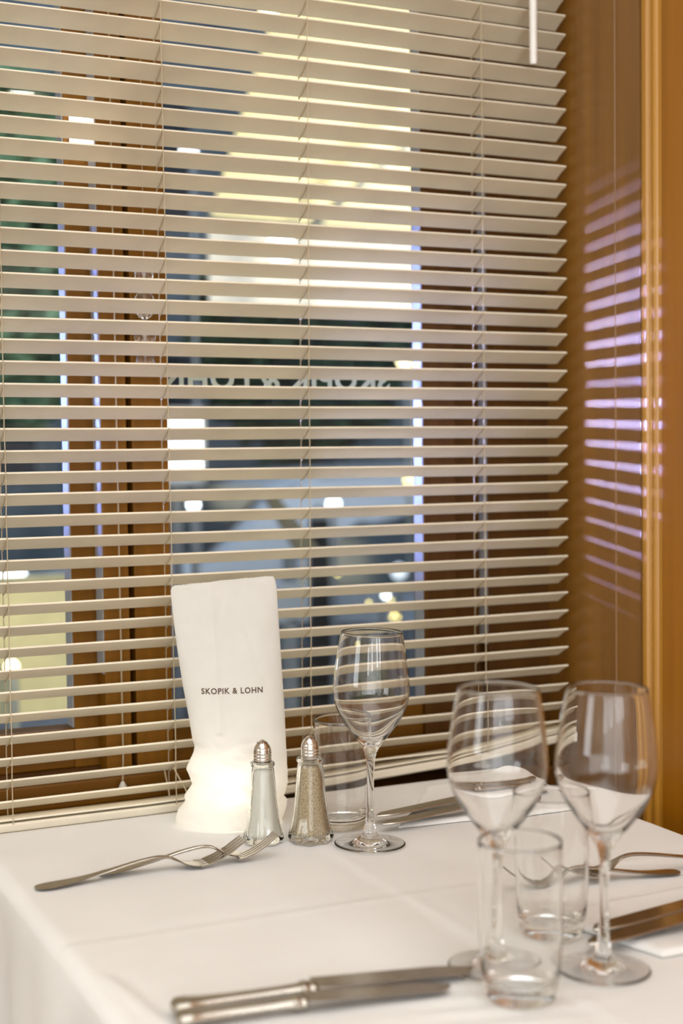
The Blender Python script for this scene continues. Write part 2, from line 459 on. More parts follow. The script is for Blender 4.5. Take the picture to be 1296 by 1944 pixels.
# ================================================================== GLASSWARE
ZS = TZ+0.0014     # resting height on the cloth
def wine_bm():
    outer = [(0.0, 0.0012), (0.012, 0.0010), (0.030, 0.0), (0.0352, 0.0), (0.0360, 0.0008), (0.0354, 0.0016), (0.026, 0.0026), (0.016, 0.0046),
             (0.0105, 0.0078), (0.0082, 0.0105), (0.0070, 0.0135), (0.0062, 0.0170), (0.0050, 0.0215), (0.0042, 0.030), (0.0038, 0.045),
             (0.0036, 0.062), (0.0038, 0.078), (0.0046, 0.088), (0.0066, 0.0960), (0.0108, 0.1035), (0.0180, 0.1130), (0.0262, 0.1240), (0.0332, 0.1360),
             (0.0374, 0.1480), (0.0388, 0.1580), (0.0385, 0.1680), (0.0368, 0.1840), (0.0341, 0.2030), (0.0310, 0.2196)]
    o = smooth_prof(outer, 4)
    rim = [(0.0307, 0.2201), (0.0302, 0.2197)]
    inner = [(0.0303, 0.2190), (0.0334, 0.2030), (0.0361, 0.1840), (0.0378, 0.1680), (0.0381, 0.1580), (0.0367, 0.1483), (0.0324, 0.1368),
             (0.0250, 0.1255), (0.0165, 0.1150), (0.0090, 0.1078), (0.0040, 0.1050), (0.0, 0.1043)]
    return lathe(o+rim+smooth_prof(inner, 4), 72)
wine = thing('wine_glass', '', 'wine glass')
WM = wine_bm()
for v in WM.verts: v.co.z *= 0.988
gb = obj('glass_body', WM, M_glass, wine, smooth=True)
# etched measure mark
M_etch = plain('frosted_etching', (0.80, 0.78, 0.72), 0.7)
bm = text_bm('1/8 l', 0.0030, 0.00005, 1.1, 0.0)
for v in bm.verts:
    u, z = v.co.x, v.co.y
    a = u/0.0388; rr = 0.03885+v.co.z
    v.co = Vector((rr*math.sin(a), -rr*math.cos(a), 0.166+z))
secs = []
for i in range(13):
    a = (-0.0065+0.013*i/12)/0.0388
    secs.append([(r*math.sin(a), -r*math.cos(a), z) for r, z in ((0.0386, 0.1640), (0.0389, 0.1640), (0.0389, 0.1646), (0.0386, 0.1646))])
loft(secs, True, bm)
me_mark = obj('measure_mark', bm, M_etch, wine)
def dup(root, loc, rz, label, group=None):
    r = root.copy(); C.objects.link(r); r.location = loc; r.rotation_euler = (0, 0, rz); r['label'] = label
    if group: r['group'] = group
    for ch in list(root.children):
        c = ch.copy(); C.objects.link(c); c.parent = r
        for g in ch.children:
            d = g.copy(); C.objects.link(d); d.parent = c
    return r
def place(root, loc, rz, label, group, first):
    if first:
        root.location = loc; root.rotation_euler = (0, 0, rz); root['label'] = label; root['group'] = group; return root
    return dup(root, loc, rz, label, group)
place(wine, (0.6350, 1.2830, ZS), rad(100), 'empty stemmed wine glass standing beside the pepper shaker, farthest from the camera', 'wine glasses', True)
place(wine, (0.5668, 0.9300, ZS), rad(-48), 'empty stemmed wine glass directly behind the nearest tumbler, left one of the near pair', 'wine glasses', False)
place(wine, (0.6375, 0.8875, ZS), rad(6), 'empty stemmed wine glass nearest the wood wall, right one of the near pair', 'wine glasses', False)

def tumbler_bm(h=0.1165):
    o = [(0.0, 0.0014), (0.015, 0.0010), (0.0215, 0.0), (0.0240, 0.0006), (0.0258, 0.0030), (0.0272, 0.0080), (0.0288, 0.0220), (0.0300, 0.0400), (0.0306, 0.0650), (0.0307, 0.0950), (0.0306, h-0.0006)]
    rim = [(0.0302, h), (0.0296, h-0.0004)]
    i = [(0.0296, h-0.0015), (0.0297, 0.0950), (0.0296, 0.0650), (0.0289, 0.0420), (0.0274, 0.0240), (0.0246, 0.0160), (0.0200, 0.0125), (0.0120, 0.0108), (0.0, 0.0102)]
    return lathe(smooth_prof(o, 4)+rim+smooth_prof(i, 4), 64)
tum = thing('water_tumbler', '', 'tumbler')
obj('glass_body', tumbler_bm(), M_tglass, tum, smooth=True)
place(tum, (0.5515, 0.8688, ZS), 0, 'empty straight-sided water tumbler in front, covering the foot of the near left wine glass', 'water tumblers', True)
place(tum, (0.6485, 0.9740, ZS), 0.4, 'empty water tumbler standing between the two near wine glasses', 'water tumblers', False)
place(tum, (0.6415, 1.3600, ZS), 0.9, 'empty water tumbler behind the pepper shaker, near the window', 'water tumblers', False)

# ------------------------------------------------------------------ shakers
def star(n, deep, flare):
    def f(a, z):
        k = max(0.0, 1-z/flare)
        return 1+deep*(0.25+0.75*k*k)*(math.cos(n*a))
    return f
def shaker(name, label, fillmat, loc, hscale, wscale, fill_top, rz, grp):
    t = thing(name, label, name.split('_')[0]+' shaker', loc, rz, grp)
    h = 0.0825*hscale
    def S(r, z): return (r*wscale, z*hscale)
    mod = star(8, 0.045, 0.055)
    outer = [S(0.0, 0.0020), S(0.012, 0.0016), S(0.0175, 0.0), S(0.0205, 0.0008), S(0.0222, 0.0035), S(0.0216, 0.0085), S(0.0196, 0.0150), S(0.0178, 0.0240), S(0.0163, 0.0360),
             S(0.0150, 0.0500), S(0.0138, 0.0640), S(0.0128, 0.0740), S(0.0122, 0.0775), S(0.0134, 0.0790), S(0.0136, 0.0815), S(0.0124, 0.0828)]
    inner = [S(0.0104, 0.0826), S(0.0102, 0.0770), S(0.0112, 0.0640), S(0.0126, 0.0500), S(0.0141, 0.0360), S(0.0157, 0.0240), S(0.0176, 0.0150), S(0.0192, 0.0095), S(0.0180, 0.0065), S(0.010, 0.0055), S(0, 0.0052)]
    obj('glass_body', lathe(smooth_prof(outer, 3)+smooth_prof(inner, 3), 96, mod=mod), M_sglass, t, smooth=True)
    # filling just inside the inner wall
    fl = [(r*0.985, z+0.0002) for r, z in smooth_prof(inner[::-1], 3) if z <= fill_top*hscale]
    fl = fl+[(0.0, fill_top*hscale+0.0008)]
    obj('filling', lathe(fl, 96, mod=mod), fillmat, t, smooth=True)
    z0 = 0.0805*hscale; s = wscale/1.0
    cap = [(0.0, 0.0), (0.0088, 0.0), (0.0092, 0.002)]
    for q in range(3):
        zz = 0.0038+q*0.0032
        cap += [(0.0089, zz), (0.0096, zz+0.0013), (0.0089, zz+0.0026)]
    cap += [(0.0091, 0.0138), (0.0084, 0.0172), (0.0066, 0.0205), (0.0040, 0.0232), (0.0015, 0.0248), (0.0, 0.0252)]
    bm = lathe([(r, z0+z) for r, z in cap], 48)
    obj('metal_cap', bm, M_chrome, t, smooth=True)
    bm = bmesh.new()
    M_hole = bpy.data.materials.get('dark_hole') or plain('dark_hole', (0.02, 0.018, 0.015), 0.6)
    for q in range(6):
        a = q*PI/3; r = 0.0052; c = Vector((r*math.cos(a), r*math.sin(a), z0+0.0222)); n_ = Vector((math.cos(a)*0.6, math.sin(a)*0.6, 0.8)).normalized()
        tube([c-n_*0.0004, c+n_*0.00035], 0.0006, 8, bm)
    obj('pour_hole', bm, M_hole, t)
    return t
M_salt, nt, b = mat('white_salt'); setv(b, rough=0.9)
noise_col(nt, b, (0.74, 0.72, 0.66), (0.86, 0.84, 0.79), (1500, 1500, 1500), 2, bump=0.2, dist=0.0003)
M_pepper, nt, b = mat('ground_pepper'); setv(b, rough=0.95)
noise_col(nt, b, (0.26, 0.185, 0.10), (0.62, 0.50, 0.34), (1500, 1500, 700), 3, 0.36, 0.6, bump=0.3, dist=0.0004)
shaker('salt_shaker', 'glass salt shaker with white salt and metal cap, standing before the lit paper bag', M_salt, (0.5431, 1.3437, ZS), 1.0, 0.92, 0.0765, 0.2, 'salt and pepper pair')
shaker('pepper_shaker', 'glass pepper shaker with brown ground pepper and metal cap, beside the salt shaker', M_pepper, (0.5888, 1.3265, ZS), 1.04, 1.02, 0.0755, 0.35, 'salt and pepper pair')

# ------------------------------------------------------------------ paper bag lantern
M_paper, nt, b = mat('thin_white_paper')
for n_ in list(nt.nodes):
    if n_.type != 'OUTPUT_MATERIAL': nt.nodes.remove(n_)
outn = [n_ for n_ in nt.nodes if n_.type == 'OUTPUT_MATERIAL'][0]
df = nt.nodes.new('ShaderNodeBsdfDiffuse'); tl = nt.nodes.new('ShaderNodeBsdfTranslucent'); mxs = nt.nodes.new('ShaderNodeMixShader'); mxs.inputs[0].default_value = 0.42
nz = nt.nodes.new('ShaderNodeTexNoise'); nz.inputs['Scale'].default_value = 45; nz.inputs['Detail'].default_value = 6
rp = nt.nodes.new('ShaderNodeValToRGB'); rp.color_ramp.elements[0].color = (0.85, 0.84, 0.80, 1); rp.color_ramp.elements[1].color = (0.92, 0.91, 0.88, 1)
tcn = nt.nodes.new('ShaderNodeTexCoord'); nt.links.new(tcn.outputs['Object'], nz.inputs['Vector'])
nt.links.new(nz.outputs['Fac'], rp.inputs['Fac']); nt.links.new(rp.outputs[0], df.inputs[0]); nt.links.new(rp.outputs[0], tl.inputs[0])
bp = nt.nodes.new('ShaderNodeBump'); bp.inputs['Strength'].default_value = 0.4; bp.inputs['Distance'].default_value = 0.0015
nt.links.new(nz.outputs['Fac'], bp.inputs['Height']); nt.links.new(bp.outputs[0], df.inputs['Normal'])
nt.links.new(df.outputs[0], mxs.inputs[1]); nt.links.new(tl.outputs[0], mxs.inputs[2]); nt.links.new(mxs.outputs[0], outn.inputs[0])
BAGRZ = rad(-19)
bag = thing('paper_bag_lantern', 'tall white paper bag glowing from within at its foot, standing by the blind', 'paper bag', (0.5478, 1.4316, ZS), BAGRZ)
# outline rows: z, left, right (local x), depth half, centre y
ROWS = [(0.0000, -0.0660, 0.0490, 0.036), (0.0060, -0.0655, 0.0515, 0.037), (0.0150, -0.0635, 0.0540, 0.037), (0.0230, -0.0560, 0.0552, 0.035), (0.0260, -0.0548, 0.0515, 0.034), (0.0300, -0.0560, 0.0535, 0.034),
        (0.0360, -0.0525, 0.0545, 0.033), (0.0430, -0.0475, 0.0560, 0.033), (0.0500, -0.0500, 0.0562, 0.032), (0.0590, -0.0535, 0.0558, 0.031), (0.0680, -0.0500, 0.0555, 0.030), (0.0770, -0.0455, 0.0550, 0.029), (0.0840, -0.0440, 0.0548, 0.028), (0.0900, -0.0465, 0.0545, 0.027),
        (0.1100, -0.0492, 0.0540, 0.025), (0.1300, -0.0525, 0.0532, 0.022), (0.1500, -0.0560, 0.0522, 0.019), (0.1700, -0.0588, 0.0512, 0.016), (0.1900, -0.0613, 0.0502, 0.013),
        (0.2100, -0.0637, 0.0492, 0.010), (0.2300, -0.0657, 0.0482, 0.008), (0.2450, -0.0670, 0.0475, 0.0065), (0.2530, -0.0674, 0.0470, 0.006), (0.2590, -0.0657, 0.0457, 0.006), (0.2625, -0.0622, 0.0427, 0.006)]
def row_at(z):
    for A, B in zip(ROWS, ROWS[1:]):
        if A[0] <= z <= B[0]:
            t = (z-A[0])/(B[0]-A[0]); return [A[i]+(B[i]-A[i])*t for i in range(1, 4)]
    return list(ROWS[-1][1:])
def crumple(x, z):
    k = max(0.0, 1-z/0.11)
    f = noise.noise(Vector((x*34, z*42, 0.4)))
    r = abs(noise.noise(Vector((x*22+5, z*30+2, 2.4))))
    g = 0.0016*noise.noise(Vector((x*25, z*9, 7)))
    fx = 0.0022*abs(noise.noise(Vector((x*60+z*40, z*70-x*20, 5.1))))+0.0012*abs(noise.noise(Vector((x*40-z*60, z*30, 8.8))))
    cr = 0.0016*math.exp(-((x-0.020+(z-0.19)*0.35)/0.0022)**2)*(1 if z > 0.12 else 0)*max(0, 1-abs(z-0.20)/0.06)
    cr += 0.0013*math.exp(-((x+0.018-(z-0.22)*0.25)/0.002)**2)*max(0, 1-abs(z-0.235)/0.03)
    return k*(0.0095*f-0.011*r)-fx*(0.35+0.65*min(1, k*1.6))+g+cr - 0.0015*math.exp(-((x+0.012+z*0.05)/0.004)**2)*(1 if z > 0.10 else 0)
def bag_y(x, z, side):
    l, r, d = row_at(z); c = (l+r)/2; hw = (r-l)/2
    u = max(-1, min(1, (x-c)/hw))
    y = -d*min(1.0, (1-abs(u)**3.0)**0.6 if abs(u) < 1 else 0)
    return side*y*(1) + side*(-1)*0 + (crumple(x, z)*(1-abs(u)**4) if side > 0 else -crumple(x+0.3, z)*(1-abs(u)**4)) + 0.008*(z/0.26)
def bag_bm():
    bm = bmesh.new(); N = 70; rings = []
    zs = [0.262*i/130 for i in range(131)]
    for z in zs:
        l, r, d = row_at(z); ring = []
        zigl = 0.0016*noise.noise(Vector((z*90, 1, 1)))*max(0, 1-z/0.12)
        for side, rng in ((1, range(N)), (-1, range(N, 0, -1))):
            for i in rng:
                a = i/N; u = -math.cos(a*PI)
                x = (l+r)/2+(r-l)/2*u
                zz = z
                if z > 0.250:
                    q = (z-0.250)/0.012
                    zz = z+0.0045*(x/0.06)*q+q*0.0007*noise.noise(Vector((x*420, side*2, 4)))+q*(0.0015*noise.noise(Vector((x*50, side*3, 0))))
                ring.append(bm.verts.new((x+zigl, bag_y(x, min(z, 0.262), side), zz)))
        rings.append(ring)
    n = len(rings[0])
    for A, B in zip(rings, rings[1:]):
        for i in range(n):
            j = (i+1) % n
            bm.faces.new((A[i], A[j], B[j], B[i]))
    return bm
o = obj('paper_body', bag_bm(), M_paper, bag, smooth=True)
M_ink = plain('dark_print_ink', (0.10, 0.055, 0.035), 0.7)
bm = text_bm('SKOPIK & LOHN', 0.0062, 0.00004, 1.14, 0.00022)
xs = [v.co.x for v in bm.verts]; sx = 0.0655/(max(xs)-min(xs)); mx_ = (max(xs)+min(xs))/2
bmesh.ops.subdivide_edges(bm, edges=[e for e in bm.edges if e.calc_length() > 0.0015], cuts=2)
for v in bm.verts:
    x = (v.co.x-mx_)*sx-0.0035; z = 0.1425+v.co.y
    v.co = Vector((x, bag_y(x, z, 1)-0.00035-v.co.z, z))
obj('printed_lettering', bm, M_ink, bag)
# light inside the bag
tea = thing('tea_light', 'small tea light glowing inside the foot of the paper bag', 'candle', (0.5478, 1.4316, ZS))
M_wax = emit('lit_wax', (1.0, 0.86, 0.62), 0.8)
obj('cup', lathe([(0, 0.001), (0.017, 0.001), (0.0175, 0.010), (0.0170, 0.010), (0.0165, 0.003), (0, 0.003)], 32), M_glass, tea, smooth=True)
obj('wax', lathe([(0, 0.0032), (0.016, 0.0032), (0.016, 0.008), (0, 0.0085)], 32), M_wax, tea, smooth=True)
obj('flame', lathe([(0, 0.011), (0.0035, 0.015), (0.0042, 0.019), (0.0028, 0.026), (0, 0.034)], 16), emit('flame_glow', (1.0, 0.75, 0.40), 8), tea, smooth=True)
light('tea_light_glow', 'POINT', (0.545, 1.425, ZS+0.042), 0.055, (1.0, 0.92, 0.80), 0.012)

# ------------------------------------------------------------------ cutlery
def strip(pts, widths, thicks, bm=None, n=12, flat=2.2):
    """sweep a superelliptic section: pts (x, z) in side view along local x, widths in local y, thickness in z"""
    secs = []
    for i, (x, z) in enumerate(pts):
        a = pts[max(i-1, 0)]; b2 = pts[min(i+1, len(pts)-1)]
        d = Vector((b2[0]-a[0], 0, b2[1]-a[1])).normalized(); nrm = Vector((-d.z, 0, d.x))
        sec = []
        for k in range(n):
            t = 2*PI*k/n; c, s = math.cos(t), math.sin(t)
            sec.append(Vector((x, 0, z))+Vector((0, 1, 0))*widths[i]/2*math.copysign(abs(c)**(2/flat), c)+nrm*thicks[i]/2*math.copysign(abs(s)**(2/flat), s))
        secs.append(sec)
    return loft(secs, True, bm)
def curve_rows(rows, n=5):
    """rows: (x, z, width, thick)"""
    s = smooth_prof(rows, n)
    return [(a, b2) for a, b2, c, d in s], [max(c, 0.0006) for a, b2, c, d in s], [max(d, 0.0005) for a, b2, c, d in s]
def fork(label, L, loc, rz, ry=0.0, group=None, lift=0.0):
    """origin: handle end; tines toward +x; side profile arches"""
    t = thing('dinner_fork', label, 'fork', loc, rz, group); t.rotation_euler = (0, ry, rz)
    k = L/0.205
    rows = [(0.000, 0.0014, 0.006, 0.0012), (0.003, 0.0014, 0.0150, 0.0022), (0.012, 0.0016, 0.0205, 0.0026), (0.025, 0.0022, 0.0190, 0.0026), (0.045, 0.0040, 0.0130, 0.0026),
            (0.070, 0.0075, 0.0085, 0.0028), (0.095, 0.0115, 0.0062, 0.0032), (0.115, 0.0135, 0.0056, 0.0034), (0.128, 0.0125, 0.0062, 0.0030), (0.137, 0.0085, 0.0110, 0.0024), (0.145, 0.0045, 0.0190, 0.0020), (0.154, 0.0022, 0.0230, 0.0018), (0.161, 0.0018, 0.0238, 0.0017)]
    rows = [(a*k, b2+lift*a/0.2, c*k, d) for a, b2, c, d in rows]
    p, ws, ts = curve_rows(rows)
    obj('handle', strip(p, ws, ts), M_steel, t, smooth=True, sharp=60)
    for q in range(4):
        y = (q-1.5)*0.0061*k
        bm = bmesh.new(); secs = []
        for (x, z, w_) in ((0.158, 0.0019, 0.0050), (0.166, 0.0024, 0.0040), (0.178, 0.0058, 0.0032), (0.190, 0.0112, 0.0028), (0.201, 0.0178, 0.0020), (0.206, 0.0208, 0.0008)):
            x *= k
            hw = w_*k/2; th = 0.0009
            yy = y*(1-0.06*(x/k-0.158)/0.047)
            secs.append([(x, yy-hw, z-th), (x, yy+hw, z-th), (x, yy+hw, z+th*0.8), (x, yy-hw, z+th*0.8)])
        obj('tine', loft(secs), M_steel, t)
    return t
def knife(label, L, loc, rz, group=None, roll=0.0, ry=0.0):
    """origin: handle end; blade toward +x"""
    t = thing('table_knife', label, 'knife', loc, rz, group); t.rotation_euler = (roll, ry, rz)
    k = L/0.232
    rows = [(0.0, 0.006, 0.008, 0.005), (0.003, 0.006, 0.0180, 0.0095), (0.010, 0.006, 0.0200, 0.0105), (0.022, 0.006, 0.0170, 0.0092), (0.045, 0.006, 0.0140, 0.0080), (0.075, 0.006, 0.0125, 0.0078),
            (0.092, 0.006, 0.0130, 0.0085), (0.097, 0.006, 0.0170, 0.0110), (0.101, 0.006, 0.0150, 0.0100), (0.105, 0.006, 0.0165, 0.0095), (0.108, 0.006, 0.0120, 0.0060)]
    p, ws, ts = curve_rows([(a*k, b2, c*k, d) for a, b2, c, d in rows])
    obj('handle', strip(p, ws, ts, n=16, flat=2.0), M_steel, t, smooth=True, sharp=60)
    secs = []
    N = 30
    for i in range(N+1):
        u = i/N; x = (0.105+0.127*u)*k
        top = 0.0105*k*(1-max(0, (u-0.72)/0.28)**2.2*0.75) ; bot = -0.0105*k*(1-max(0, (u-0.88)/0.12)**2)
        if u < 0.08: bot *= 0.75+0.25*u/0.08
        top = max(top, bot+0.0006)
        zc = 0.0055*(1-u)+0.0035
        secs.append([(x, bot, zc-0.0001), (x, top-0.001, zc-0.0010), (x, top, zc), (x, top-0.001, zc+0.0010), (x, bot, zc+0.0001)])
    obj('blade', loft(secs), M_steel, t, smooth=True, sharp=40)
    return t
def ang(a, b2): return math.atan2(b2[1]-a[1], b2[0]-a[0])
A, B = (0.2950, 1.292), (0.500, 1.297)
fork('longer dinner fork lying tines up at the left, its handle reaching the table edge', 0.206, (*A, ZS), ang(A, B)-0.01, group='forks at the left place')
A, B = (0.359, 1.306), (0.531, 1.290)
fork('shorter fork lying under and beyond the longer fork, tines pointing at the salt shaker', 0.176, (*A, ZS+0.001), ang(A, (0.531, 1.292)), group='forks at the left place', lift=0.004)
A, B = (0.3135, 0.955), (0.5435, 0.927)
knife('longer knife of the pair at the bottom edge, tip reaching the wine glass foot', 0.234, (*A, ZS), ang(A, B), 'knives at the near left place')
A, B = (0.309, 0.932), (0.5095, 0.9045)
knife('shorter knife lying in front of the longer knife at the bottom edge', 0.206, (*A, ZS), ang(A, B), 'knives at the near left place')
# right-hand place: napkin, two knives, two forks
def napkin(label, corners, thick, cat_bm=None, folds=3, seed=1, bump=0.002, raise_fn=None):
    bm = bmesh.new(); nx, ny = 48, 36
    a, b2, c, d = [Vector((*p, 0)) for p in corners]   # a-b bottom edge, d-c top edge
    top = {}; bot = {}
    for i in range(nx+1):
        for j in range(ny+1):
            u, v = i/nx, j/ny
            p = (a*(1-u)+b2*u)*(1-v)+(d*(1-u)+c*u)*v
            e = min(u*(b2-a).length, (1-u)*(b2-a).length, v*(d-a).length, (1-v)*(d-a).length)
            rnd = min(1, e/0.003)
            h = thick*(0.45+0.55*math.sqrt(rnd))*(1+0.25*noise.noise(Vector((p.x*25, p.y*25, seed))))
            if raise_fn: h += raise_fn(u, v)*min(1, 0.3+rnd)
            j1 = Vector((noise.noise(Vector((u*5, v*5, seed+9))), noise.noise(Vector((u*5, v*5, seed+19))), 0))*0.0015
            lowz = max(0.0, h-thick) if raise_fn else 0.0
            top[i, j] = bm.verts.new((p.x+j1.x, p.y+j1.y, ZS+h))
            bot[i, j] = bm.verts.new((p.x+j1.x, p.y+j1.y, ZS+lowz*0.9-0.0002))
    for i in range(nx):
        for j in range(ny):
            bm.faces.new((top[i, j], top[i+1, j], top[i+1, j+1], top[i, j+1]))
            bm.faces.new((bot[i, j], bot[i, j+1], bot[i+1, j+1], bot[i+1, j]))
    for i in range(nx):
        bm.faces.new((bot[i, 0], bot[i+1, 0], top[i+1, 0], top[i, 0])); bm.faces.new((top[i, ny], top[i+1, ny], bot[i+1, ny], bot[i, ny]))
    for j in range(ny):
        bm.faces.new((top[0, j], top[0, j+1], bot[0, j+1], bot[0, j])); bm.faces.new((bot[nx, j], bot[nx, j+1], top[nx, j+1], top[nx, j]))
    o = obj('napkin', bm, M_napkin, None, smooth=True, sharp=60)
    return tag(o, label, 'napkin', 'folded napkins')
for g_ in [o for o in C.objects if o.name.startswith('wine_glass') and o.parent is None]:
    a_ = g_.rotation_euler.z
    m_ = Matrix.Rotation(rad(1.1), 3, Vector((math.sin(YAW), math.cos(YAW), 0))) @ Matrix.Rotation(a_, 3, 'Z')
    g_.rotation_euler = m_.to_euler(); g_.location.z += 0.0004
napkin('folded white napkin under the two knife blades at the right edge', [(0.694, 0.889), (0.900, 0.880), (0.915, 1.020), (0.666, 1.012)], 0.0045, seed=3)
NZ = 0.0048
A, B = (0.902, 0.962), (0.672, 0.947)
knife('knife with its blade lying on the napkin at the right edge, farther of the two', 0.232, (*A, ZS+NZ), ang(A, B), 'knives at the right place')
A, B = (0.876, 0.935), (0.650, 0.921)
knife('knife with its blade lying on the napkin at the right edge, nearer of the two', 0.230, (*A, ZS+NZ), ang(A, B), 'knives at the right place')
A = (0.850, 1.062)
fork('shorter fork right of the stem of the right wine glass, rounded handle end in view', 0.178, (*A, ZS), ang(A, (0.670, 1.090)), group='forks at the right place')
A = (0.925, 1.066)
fork('longer fork running off the right edge of the picture', 0.206, (*A, ZS+0.0035), ang(A, (0.70, 1.085)), group='forks at the right place', lift=0.004)
# far place: napkin with a raised fold, two knives lying on it
def rf(u, v):
    pk = 0.010*math.exp(-((u-0.72)/0.14)**2)*max(0, (v-0.45)/0.55)**1.5
    return pk+0.012*max(0, (v-0.5)/0.5)**1.3*(0.4+0.6*u)*max(0, 1-max(0, (u-0.85)/0.15)**2)
napkin('folded white napkin with a raised peak at the far side of the table', [(0.690, 1.325), (0.922, 1.300), (0.930, 1.425), (0.790, 1.445)], 0.0045, seed=6, raise_fn=rf)
A, B = (0.900, 1.358), (0.672, 1.338)
knife('knife lying on the far napkin behind the far wine glass, closer to the window', 0.229, (A[0]+0.005, A[1]+0.014, ZS+NZ), ang(A, B), 'knives at the far place')
A = (0.872, 1.337)
knife('knife lying on the far napkin behind the far wine glass, closer to the camera', 0.206, (*A, ZS+NZ), ang(A, (0.669, 1.319)), 'knives at the far place')

# ================================================================== THINGS BETWEEN BLIND AND WINDOW
M_bead = glass_mat('cut_glass', (0.95, 0.95, 0.93), 1.6)
hp = thing('hanging_glass_pendant', 'string of clear cut-glass drops hanging between the blind and the window frame', 'pendant', (0.4945, 1.561, 1.25))
for i, (z, s) in enumerate(((0.105, 0.0110), (0.070, 0.0130), (0.036, 0.0130), (0.006, 0.0110))):
    bm = bmesh.new(); bmesh.ops.create_icosphere(bm, subdivisions=2, radius=s)
    for v in bm.verts: v.co.z = v.co.z*1.35+z
    obj('glass_drop', bm, M_bead, hp)
obj('string', tube([(0, 0, 0.0), (0, 0, 0.95)], 0.0005, 5), M_cord, hp)
cp = thing('cord_pull', 'small pale cord pull hanging low behind the slats at the left', 'cord pull', (0.459, 1.560, 0.765))
obj('bell', lathe([(0, 0.0), (0.005, 0.0005), (0.0062, 0.003), (0.0045, 0.008), (0.002, 0.013), (0, 0.014)], 20), M_wand, cp, smooth=True)
obj('string', tube([(0, 0, 0.013), (0.001, 0, 0.040), (-0.001, 0, 0.95)], 0.0009, 5), M_cord, cp)
wl = thing('lamp_reflection', 'small glowing white box added for a reflected lamp behind the upper left slats', 'lamp', (0.431, 1.590, 1.516))  # glowing box added where a lamp is only reflected
obj('glow_box', bx((-0.0105, -0.008, -0.018), (0.0105, 0.008, 0.020), 0.004), emit('white_reflection_glow', (1.0, 0.98, 0.95), 5), wl, smooth=True)
obj('glow_box_base', bx((-0.008, 0.0075, -0.014), (0.008, 0.016, 0.016), 0.001), M_wand, wl)

# ================================================================== ROOM LAMPS (behind and above the camera)
M_bulb = emit('warm_bulb', (1.0, 0.95, 0.86), 45)
M_brass, nt, b = mat('brass'); setv(b, metal=1, rough=0.3, col=(0.6, 0.42, 0.18))
pl = thing('pendant_lamp', '', 'pendant lamp')
obj('bulb', lathe([(0.0001, -0.035), (0.020, -0.030), (0.032, -0.015), (0.036, 0.0), (0.032, 0.016), (0.018, 0.034), (0.0001, 0.040)], 24), M_bulb, pl, smooth=True)
obj('socket', lathe([(0, 0.034), (0.016, 0.036), (0.014, 0.075), (0, 0.076)], 20), M_brass, pl, smooth=True)
obj('cable', tube([(0, 0, 0.07), (0, 0, 0.72)], 0.003, 6), M_framed, pl)
for i in range(7):
    place(pl, (-1.5+0.42*i, -1.15, 2.28), 0, ('leftmost', 'second from the left', 'third from the left', 'middle', 'third from the right', 'second from the right', 'rightmost')[i]+' of seven bare warm pendant bulbs hanging behind the camera', 'pendant bulbs in a row', i == 0)

# ================================================================== OUTSIDE
GZ = -0.35
M_street, nt, b = mat('wet_asphalt'); setv(b, rough=0.5)
noise_col(nt, b, (0.05, 0.055, 0.065), (0.12, 0.13, 0.15), (3, 3, 3))
struct('ground', bx((-25, 1.80, GZ-0.2), (30, 40, GZ)), M_street)
M_fac, nt, b = mat('slate_facade'); setv(b, rough=0.8)
noise_col(nt, b, (0.14, 0.18, 0.20), (0.34, 0.39, 0.42), (0.9, 0.9, 0.6), 3)
M_winlit = emit('lit_window', (0.95, 0.85, 0.62), 1.3)
M_windark = plain('dark_window', (0.03, 0.04, 0.05), 0.1)
M_stone = plain('pale_stone', (0.32, 0.34, 0.36), 0.8)
def at_(px, py, Y):
    d = fwd+r_*(px-648)/2700.0-u_*(py-972)/2700.0
    return Vector((0, 0, 1.15))+d*(Y/d.y)
fb = thing('apartment_building', 'dark slate apartment facade across the street behind the blind', 'building', (6, 18, GZ))
obj('wall', bx((-14, 0, 0), (16, 4, 12)), M_fac, fb)
for i in range(10):
    for j in range(3):
        x = -9+i*2.1; z = 1.2+j*3.3
        o = obj('window', bx((x, -0.06, z), (x+1.0, 0.02, z+1.7), 0.02), M_stone, fb)
        obj('pane', bx((x+0.08, -0.10, z+0.08), (x+0.92, -0.05, z+1.62)), M_winlit if (i*7+j*3) % 6 == 0 else M_windark, o)
obj('cornice', bx((-14, -0.35, 11.6), (16, 0, 12.0)), M_stone, fb)

# foliage
def leaf_mat(name, c1, c2):
    m, nt, b = mat(name); setv(b, rough=0.6); noise_col(nt, b, c1, c2, (6, 6, 6)); return m
M_leaf = leaf_mat('tree_leaf', (0.10, 0.20, 0.09), (0.24, 0.38, 0.20))
M_leafd = leaf_mat('dark_conifer_leaf', (0.02, 0.055, 0.03), (0.07, 0.14, 0.06))
M_bark = plain('bark', (0.10, 0.08, 0.06), 0.9)
def leaves(n, fn, size):
    bm = bmesh.new()
    for _ in range(n):
        p = fn(); a = Vector((random.gauss(0, 1), random.gauss(0, 1), random.gauss(0, 1))).normalized(); b2 = a.orthogonal().normalized()
        s = size*random.uniform(0.6, 1.3); c = a.cross(b2)*0.5
        vs = [bm.verts.new(p+b2*s), bm.verts.new(p+c*s), bm.verts.new(p-b2*s), bm.verts.new(p-c*s)]
        bm.faces.new(vs)
    return bm
def tree(label, loc, h, r, m, n=1500):
    t = thing('street_tree', label, 'tree', loc, 0, 'trees across the street')
    obj('trunk', tube([(0, 0, 0), (0.05, 0, h*0.35), (0, 0.05, h*0.6)], [0.14, 0.11, 0.07], 10), M_bark, t, smooth=True)
    def fn():
        v = Vector((random.gauss(0, 1), random.gauss(0, 1), random.gauss(0, 1))).normalized()*random.uniform(0.5, 1)**0.5
        return Vector((v.x*r, v.y*r, h*0.68+v.z*h*0.34))
    obj('crown', leaves(n, fn, 0.20), m, t)
